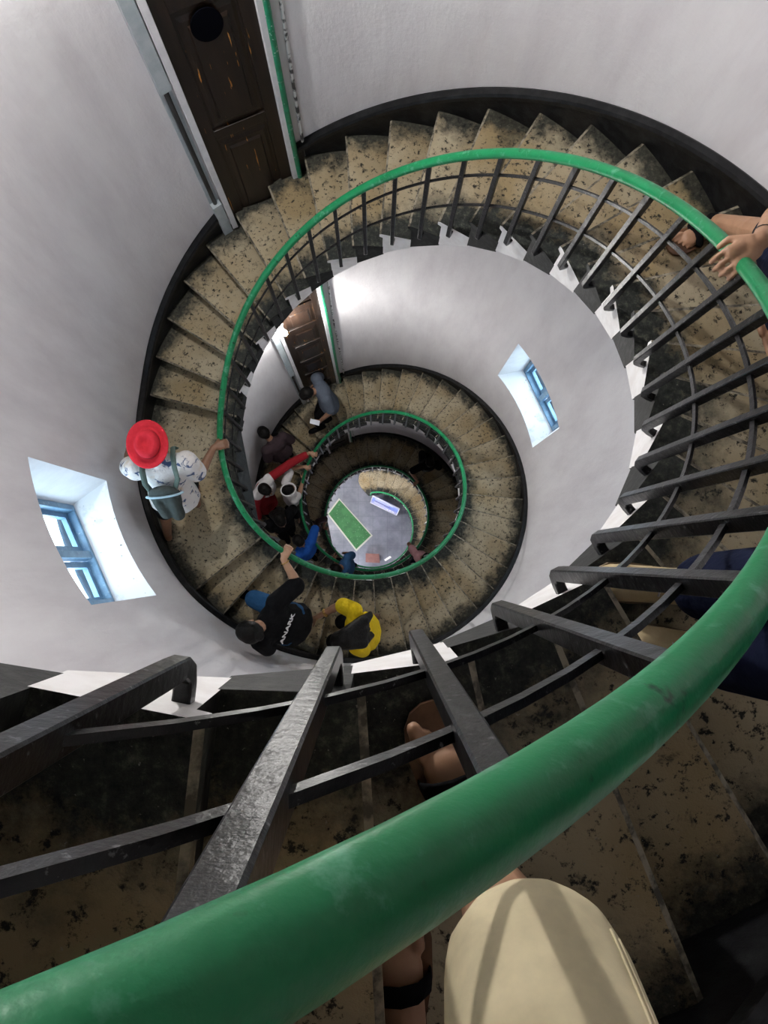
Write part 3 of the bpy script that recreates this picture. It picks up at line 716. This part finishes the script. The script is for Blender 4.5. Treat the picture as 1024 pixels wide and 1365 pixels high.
# black t-shirt climber
r2, d2_ = person('person', 'person in a black lettered T-shirt and blue jeans reaching for the handrail', 1.62, P3(386, 832, -4.10), P3(357, 829, -3.74), P3(333, 841, -3.56), 158,
   [P3(378, 822, tread_z(248)), P3(346, 800, tread_z(233))], [None, rail_pt(383, 738, 220, 270)], 'skin', MT['black_cloth'], .45, MT['jeans'], .95, MT['black_cloth'], 'bun', 170, grips=(None, 'rail'), inflate=.022, shirt_len=.07)
def lettering(d, txt, off, size, mat, par, roll):
    cu = bpy.data.curves.new('txt', 'FONT'); cu.body = txt; cu.size = size; cu.extrude = .002; cu.align_x = 'CENTER'; cu.offset = .002
    ob = bpy.data.objects.new('txt', cu); COL.objects.link(ob); dg = bpy.context.evaluated_depsgraph_get(); me = bpy.data.meshes.new_from_object(ob.evaluated_get(dg)); bpy.data.objects.remove(ob)
    me.materials.clear(); me.materials.append(mat)
    z = (-d['fw']); x = d['rt']; y = z.cross(x); M = Matrix((x, y, z)).transposed().to_4x4(); M.translation = d['chest']+off
    me.transform(M @ Matrix.Rotation(roll, 4, 'Z')); return link('lettering', me, par)
lettering(d2_, 'ANARK', -d2_['fw']*.135-d2_['up']*.12, .075, MT['white_cloth'], r2, 0)
# bangle on the wrist of the climber in black
def bangle(name, label, root, i, mat, off=.02, R=.034, tr=.004, n=1, gap=.012):
    w = Vector(root['w%d' % i]); e = Vector(root['e%d' % i]); d = (e-w).normalized(); M = d.to_track_quat('Z', 'Y').to_matrix()
    for q in range(n):
        c = w+d*(off+gap*q)
        pts = [c+M @ Vector((R*math.cos(a), R*math.sin(a), 0)) for a in np.linspace(0, 2*math.pi, 21)]
        V, F = tube_vf(pts, tr, 6); tag(link(name, recalc(mesh(name, V, F, mat, True))), label if n == 1 else label % ('nearer the wrist', 'nearer the elbow')[q], 'bracelet', 'gold bangles of the person in yellow' if n > 1 else None)
bangle('bracelet', 'gold bracelet on the wrist of the person in black', r2, 1, MT['gold'], .03)
# yellow top
r3, d3_ = person('person', 'person with long black hair in a yellow top climbing below the black T-shirt', 1.56, P3(488, 842, -4.78), P3(474, 838, -4.27), P3(456, 852, -4.07), 184,
   [P3(470, 850, tread_z(265)), P3(496, 823, tread_z(273))], [None, P3(424, 822, -4.55)], 'skin_dark', MT['yellow'], .40, MT['black_cloth'], .95, MT['brown_sandal'], 'long', 190, inflate=.02)
bangle('bracelet', 'gold bangle %s on the arm of the person in yellow', r3, 1, MT['gold'], .07, .037, .004, 2)
# grey shirt by the second door
z4 = tread_z(360+118)
r4, d4_ = person('person', 'person in a grey shirt and dark trousers bending at the panelled door', 1.64, P3(438, 536, z4+.80), P3(428, 518, z4+1.22), P3(409, 525, z4+1.32), 205,
   [P3(436, 560, tread_z(360+113)), P3(428, 570, tread_z(360+122))], [P3(428, 560, z4+.82), None], 'skin_dark', MT['grey_cloth'], .40, MT['black_cloth'], .95, MT['black_cloth'], 'short', 210, inflate=.024)
ph = Vector(r4['w0'])+Vector((-.09, -.03, .0)); tag(box('phone', ph, Vector((.070,-.02,.01)), Vector((.008,.034,.01)), Vector((0,.0,.005)), MT['phone'], None, .003), 'white phone held by the person in the grey shirt', 'phone')
# blurred dark person against the wall
z5 = tread_z(360+151)
person('person', 'person in dark maroon clothes with black hair leaning towards the white wall', 1.62, P3(375, 602, z5+.82), P3(366, 591, z5+1.25), P3(352, 577, z5+1.40), 130,
   [P3(378, 615, tread_z(360+152)), P3(386, 604, tread_z(360+147))], [None, None], 'skin_dark', MT['maroon_dark'], .5, MT['black_cloth'], .95, MT['black_cloth'], 'short', inflate=.02)
# white vest with red sleeves
r6, d6_ = person('person', 'person in a white vest over red sleeves going down with one hand on the rail', 1.66, P3(352, 662, LZ2+.84), P3(351, 649, LZ2+1.32), P3(354, 653, LZ2+1.55), -35,
   [P3(362, 676, LZ2), P3(352, 682, LZ2)], [rail_pt(414, 603, 480, 560), P3(346, 692, LZ2+.85)], 'skin', MT['red_cloth'], .90, MT['red_cloth'], .95, MT['black_cloth'], 'short', grips=('rail', None), inflate=.018, pitch=.1)
c = d6_['chest']; fuse('vest', [prim(c-UP*.10, c-UP*.42, .178, .172, d6_['rt'], .78), prim(c-d6_['rt']*.15+UP*.01, c+d6_['rt']*.15+UP*.01, .088, .088)], MT['white_cloth'], r6, .010)
# headband
r7, d7_ = person('person', 'person in a white top and white headband holding the middle handrail', 1.52, P3(388, 662, LZ2+.80), P3(386, 655, LZ2+1.20), P3(385, 653, LZ2+1.40), 25,
   [P3(392, 668, LZ2), P3(386, 676, LZ2)], [rail_pt(408, 622, 500, 570), P3(404, 640, LZ2+1.0)], 'skin', MT['white_cloth'], .35, MT['black_cloth'], .95, MT['black_cloth'], 'short', grips=('rail', None), pitch=.1)
pts = [d7_['head']+d7_['hup']*.045+d7_['hr']*.094*math.cos(a)+d7_['hf']*.112*math.sin(a)-d7_['hf']*.006 for a in np.linspace(0, 2*math.pi, 25)]
o = tube('headband', pts, .013, MT['white_cloth'], None, 8); tag(o, 'white headband on the person with the white top', 'headband')
# dark clothes on the lower landing, and a blue jacket
person('person', 'person in black clothes with black hair on the crowded landing', 1.66, P3(376, 696, LZ2+.84), P3(373, 692, LZ2+1.32), P3(374, 694, LZ2+1.53), -60,
   [P3(384, 702, LZ2), P3(378, 710, LZ2)], [None, None], 'skin_dark', MT['black_cloth'], .9, MT['black_cloth'], .95, MT['black_cloth'], 'long', pitch=.1, inflate=.03)
r9, d9_ = person('person', 'person in a bright blue jacket with black hair going down from the landing', 1.60, P3(408, 734, LZ2+.70), P3(405, 732, LZ2+1.14), P3(399, 722, LZ2+1.30), -45,
   [P3(414, 726, tread_z(360+222)), P3(412, 736, tread_z(360+228))], [P3(416, 714, LZ2+.75), None], 'skin_dark', MT['blue_cloth'], .6, MT['navy'], .95, MT['black_cloth'], 'short', inflate=.026)
o = box('paper', Vector(r9['w0'])+Vector((.07,.02,.0)), Vector((.05,.02,.01)), Vector((-.015,.035,.0)), Vector((0,0,.0015)), MT['white_cloth']); tag(o, 'small white paper in the hand of the person in blue', 'paper')
zA = tread_z(360+247)
r10, _ = person('person', 'person in a slate blue shirt on the flight below the landing', 1.60, P3(462, 757, zA+.82), P3(459, 755, zA+1.25), P3(448, 758, zA+1.42), 160,
   [P3(462, 750, zA), P3(470, 752, tread_z(360+252))], [P3(447, 747, zA+.9), None], 'skin_dark', MT['blue2'], .4, MT['black_cloth'], .95, MT['black_cloth'], 'short')
# pink top
zB = tread_z(360+318)
person('person', 'person in a pink top with one arm stretched to the lower handrail', 1.55, P3(563, 745, zB+.78), P3(560, 744, zB+1.15), P3(568, 744, zB+1.35), 225,
   [P3(560, 738, zB), P3(556, 742, tread_z(360+312))], [None, rail_pt(552, 733, 660, 700)], 'skin_dark', MT['pink'], .22, MT['navy'], .95, MT['black_cloth'], 'short', grips=(None, 'rail'))
# dark climber on the third flight
zC = tread_z(720+40)
r11, _ = person('person', 'person in black on the dark third flight with a bare arm on the rail', 1.60, P3(570, 620, zC+.80), P3(572, 620, zC+1.25), P3(573, 616, zC+1.45), 100,
   [P3(566, 622, tread_z(720+38)), P3(571, 616, tread_z(720+44))], [rail_pt(553, 646, 720, 760), None], 'skin_dark', MT['black_cloth'], .4, MT['black_cloth'], .95, MT['black_cloth'], 'short', grips=('rail', None), inflate=.02)
zD = tread_z(720+205)
person('person', 'person in dark red going up the third flight with a hand on the rail', 1.58, P3(420, 706, zD+.80), P3(418, 702, zD+1.2), P3(412, 698, zD+1.38), 140,
   [P3(424, 706, zD), P3(420, 700, zD)], [None, rail_pt(436, 704, 900, 950)], 'skin_dark', MT['maroon_dark'], .45, MT['black_cloth'], .95, MT['black_cloth'], 'short', grips=(None, 'rail'))
# person coming down on the right, hand on the rail
z14 = tread_z(4); F14 = P3(948, 306, tread_z(17))
r14, d14 = person('person', 'person in navy with a sandalled bare foot, gripping the upper handrail', 1.70, Vector((1.54, -.12, z14+.86)), Vector((1.58, .04, z14+1.30)), Vector((1.58, .10, z14+1.54)), 100,
   [F14, Vector((1.62, -.24, tread_z(-8)))], [rail_pt(985, 342, -10, 20), Vector((1.80, -.15, z14+.75))], 'skin', MT['navy'], .36, MT['navy'], .50, None, 'short', grips=('rail', None), voxel=.0045, footyaw=(205, 100), elbow=(Vector((.3, .45, -.6)), Vector((.3, -1, 0))), handdir=(Vector((-.80, -.58, -.10)).normalized(), None), knee=[Vector((.6, .8, .2)), Vector((0, 1, 0))])
bangle('bracelet', 'thin dark thread bracelet on the wrist gripping the upper handrail', r14, 0, MT['thread'], .03, .0315, .0015)
# navy trousers and beige shoes, toes towards the well
zs = tread_z(-57)
person('person', 'person in navy trousers and beige shoes standing with toes towards the well', 1.70, Vector((1.16, -1.12, zs+.86)), Vector((1.18, -1.13, zs+1.36)), Vector((1.15, -1.11, zs+1.58)), 150,
   [P3(938, 868, zs), P3(908, 782, zs)], [None, None], 'skin', MT['navy'], .9, MT['navy'], .95, MT['beige_shoe'], 'short', voxel=.0075, footyaw=(172, 176), inflate=.03, pitch=.1)
# photographer's legs: cream shorts, sandals
zf = tread_z(-80); PF = Vector((.236, -1.415, zf)); PB = Vector((.13, -1.73, zf))
MT['shirt_grey'] = fabric('cloth_mid_grey', (.10,.10,.11,1))
r0, d0 = person('person', 'person in cream shorts and brown sandals standing at the top handrail', 1.70, Vector((.15, -1.54, zf+.87)), Vector((.12, -1.52, zf+1.34)), Vector((.12, -1.46, zf+1.57)), 92,
   [PB, PF], [Vector((-.07, -1.20, 2.24)), Vector((.26, -1.20, 2.24))], 'skin', MT['shirt_grey'], .40, MT['cream'], .475, None, 'short', None, voxel=.0045, footyaw=(95, 107), inflate=.034, knee=[Vector((0,1,0)), Vector((.10, 1, 0))])
kn0 = ik(d0['hip']+d0['rt']*.085*d0['k'], PF+UP*.075*d0['k'], .415*d0['k'], .40*d0['k'], Vector((.10, 1, 0))); hp0 = d0['hip']+d0['rt']*.085*d0['k']
ax0 = (kn0-hp0).normalized(); up0 = (UP*.9+d0['rt']*.35); up0 = (up0-ax0*up0.dot(ax0)).normalized(); sd0 = ax0.cross(up0)
sho = [c for c in r0.children if c.name.startswith('shorts')][0]
for off in (-.05, .13):
    q0 = [hp0.lerp(kn0, x)+(up0*math.cos(off)+sd0*math.sin(off))*.16 for x in np.linspace(.30, 1.02, 14)]
    tube('seam', [sho.closest_point_on_mesh(p_)[1] for p_ in q0], .0020, MT['cream'], r0, 6)
def sandal(name, label, b, yaw, k=1.0):
    fy = yawv(yaw); fl = Vector((fy.y, -fy.x, 0)); s = empty(name, b); tag(s, label, 'sandal')
    out = []
    for t, w in ((-.085, .020), (-.07, .032), (-.03, .037), (.04, .038), (.10, .054), (.16, .058), (.20, .050), (.222, .034), (.232, .012)): out.append((t, w))
    L = [b+fy*t*k+fl*w*k for t, w in out]+[b+fy*t*k-fl*w*k for t, w in out[::-1]]; n = len(L)
    V = [p+UP*.001 for p in L]+[p+UP*.016 for p in L]; F = [tuple(range(n))[::-1], tuple(range(n, 2*n))]+[(i, (i+1) % n, n+(i+1) % n, n+i) for i in range(n)]
    link('sole', recalc(mesh('sole', V, F, MT['brown_sandal'])), s)
    for t0, t1, h in ((.085, .120, .062), (-.01, .01, .082)):
        p = [b+fy*(t0+t1)/2*k+fl*w*k+UP*z for w, z in ((.050, .012), (.048, .036), (.028, h), (0, h+.008), (-.028, h), (-.048, .036), (-.050, .012))]
        tube('strap', p, .017, MT['black_cloth'], s, 8, .22)
sandal('sandal', 'brown strapped sandal on the foot below the black baluster near the cream shorts', PF, 107)
sandal('sandal', 'brown strapped sandal on the rear foot of the person in cream shorts', PB, 95)
sandal('sandal', 'brown sandal of the person gripping the upper handrail, on the lower step', F14, 205)
# ---------------------------------------------------------------- things on the ground floor
def quad_slab(name, px, z, h, mat, label, cat, parent=None):
    P = [at(x, y, z) for x, y in px]; V = [Vector((p.x, p.y, z)) for p in P]+[Vector((p.x, p.y, z+h)) for p in P]
    F = [(3,2,1,0), (4,5,6,7)]+[(i, (i+1) % 4, 4+(i+1) % 4, 4+i) for i in range(4)]
    o = link(name, recalc(mesh(name, V, F, mat)), parent)
    if label: tag(o, label, cat)
    return o
MT['mat_green'] = blotchy('mat_green', (.018,.095,.028,1), (.028,.125,.04,1), 5, .4, .6, .8, .2, (.14,.26,.15,1)); MT['mat_edge'] = plain('mat_edge_pale', (.36,.36,.31,1), .8)
MT['box_red'] = blotchy('crate_dull_red', (.13,.055,.05,1), (.17,.075,.065,1), 8, .4, .6, .7, .1)
m_ = empty('floor_mat', at(466, 700, FLOOR_Z)); tag(m_, 'green rectangular mat with a pale edge on the ground floor', 'mat')
quad_slab('edging', [(452, 664), (497, 714), (475, 735), (436, 685)], FLOOR_Z+.001, .008, MT['mat_edge'], None, None, m_)
quad_slab('pile', [(452.6, 666.5), (494.5, 713.5), (475, 732), (438.5, 685)], FLOOR_Z+.009, .006, MT['mat_green'], None, None, m_)
# leaning printed board
def board():
    m, nt, b, nd, lk = M_('board_print'); tc = nd.new('ShaderNodeTexCoord').outputs['UV']
    s = nd.new('ShaderNodeSeparateXYZ'); lk.new(tc, s.inputs[0])
    n1 = noise(nd, lk, tc, 5, 3, .5)
    col = ramp(nd, lk, math_(nd, lk, 'ADD', s.outputs[1], math_(nd, lk, 'MULTIPLY', math_(nd, lk, 'SUBTRACT', n1, .5), .5)), [(.1, (.42,.42,.62,1)), (.45, (.16,.22,.62,1)), (.75, (.22,.30,.70,1)), (1, (.55,.55,.72,1))])
    lk.new(col, b.inputs['Base Color']); b.inputs['Roughness'].default_value = .35
    z = FLOOR_Z; a = at(494, 670, z); c = at(527, 686, z); e = (c-a); e.z = 0; Lw = e.length; e.normalize()
    back = Vector((-e.y, e.x, 0)); up = (UP*.80+back*.24).normalized(); nrm = e.cross(up)
    hgt = .62
    B = empty('notice_board', a); tag(B, 'blue and white printed board leaning under the lowest handrail', 'board')
    V = [a, a+e*Lw*1.05, a+e*Lw*1.05+up*hgt, a+up*hgt]; V = V+[v-nrm*.02 for v in V]
    me = mesh('panel', V, [(0,1,2,3), (7,6,5,4), (0,4,5,1), (1,5,6,2), (2,6,7,3), (3,7,4,0)], m)
    uv = me.uv_layers.new(); 
    for i, q in enumerate(((0,0), (1,0), (1,1), (0,1))): uv.data[i].uv = q
    link('panel', me, B)
    for p, q in ((V[0], V[1]), (V[1], V[2]), (V[2], V[3]), (V[3], V[0])):
        tube('frame', [p+nrm*.004, q+nrm*.004], .012, MT['white_paint'], B, 6)
    for i in range(5):      # rows of illegible print
        y = hgt*(.80-.14*i); L = (.70, .55, .62, .40, .5)[i]*Lw; x0 = .12*Lw
        p0 = a+e*x0+up*y+nrm*.003
        box('print_line', p0+e*L/2, e*L/2, up*.014, nrm*.001, [MT['white_paint'], MT['white_paint'], MT['box_red'], MT['white_paint'], MT['white_paint']][i], B)
    for i in range(3): box('print_block', a+e*Lw*(.66+.11*i)+up*.12+nrm*.003, e*.035, up*.045, nrm*.001, MT['white_paint'], B)
board()
bx = empty('crate', at(497, 744, FLOOR_Z)); tag(bx, 'small dull red crate on the ground floor near the green mat', 'crate')
quad_slab('body', [(488, 738), (505, 739), (506, 750), (488, 749)], FLOOR_Z+.001, .22, MT['box_red'], None, None, bx)
quad_slab('lid', [(487.5, 737.5), (505.5, 738.5), (506.5, 750.5), (487.5, 749.5)], FLOOR_Z+.222, .03, MT['box_red'], None, None, bx)
o = quad_slab('paper_sheet', [(512, 746), (520, 741), (522, 743), (514, 748)], FLOOR_Z+.001, .004, MT['white_cloth'], 'crumpled white paper strip on the ground floor beside the crate', 'paper')
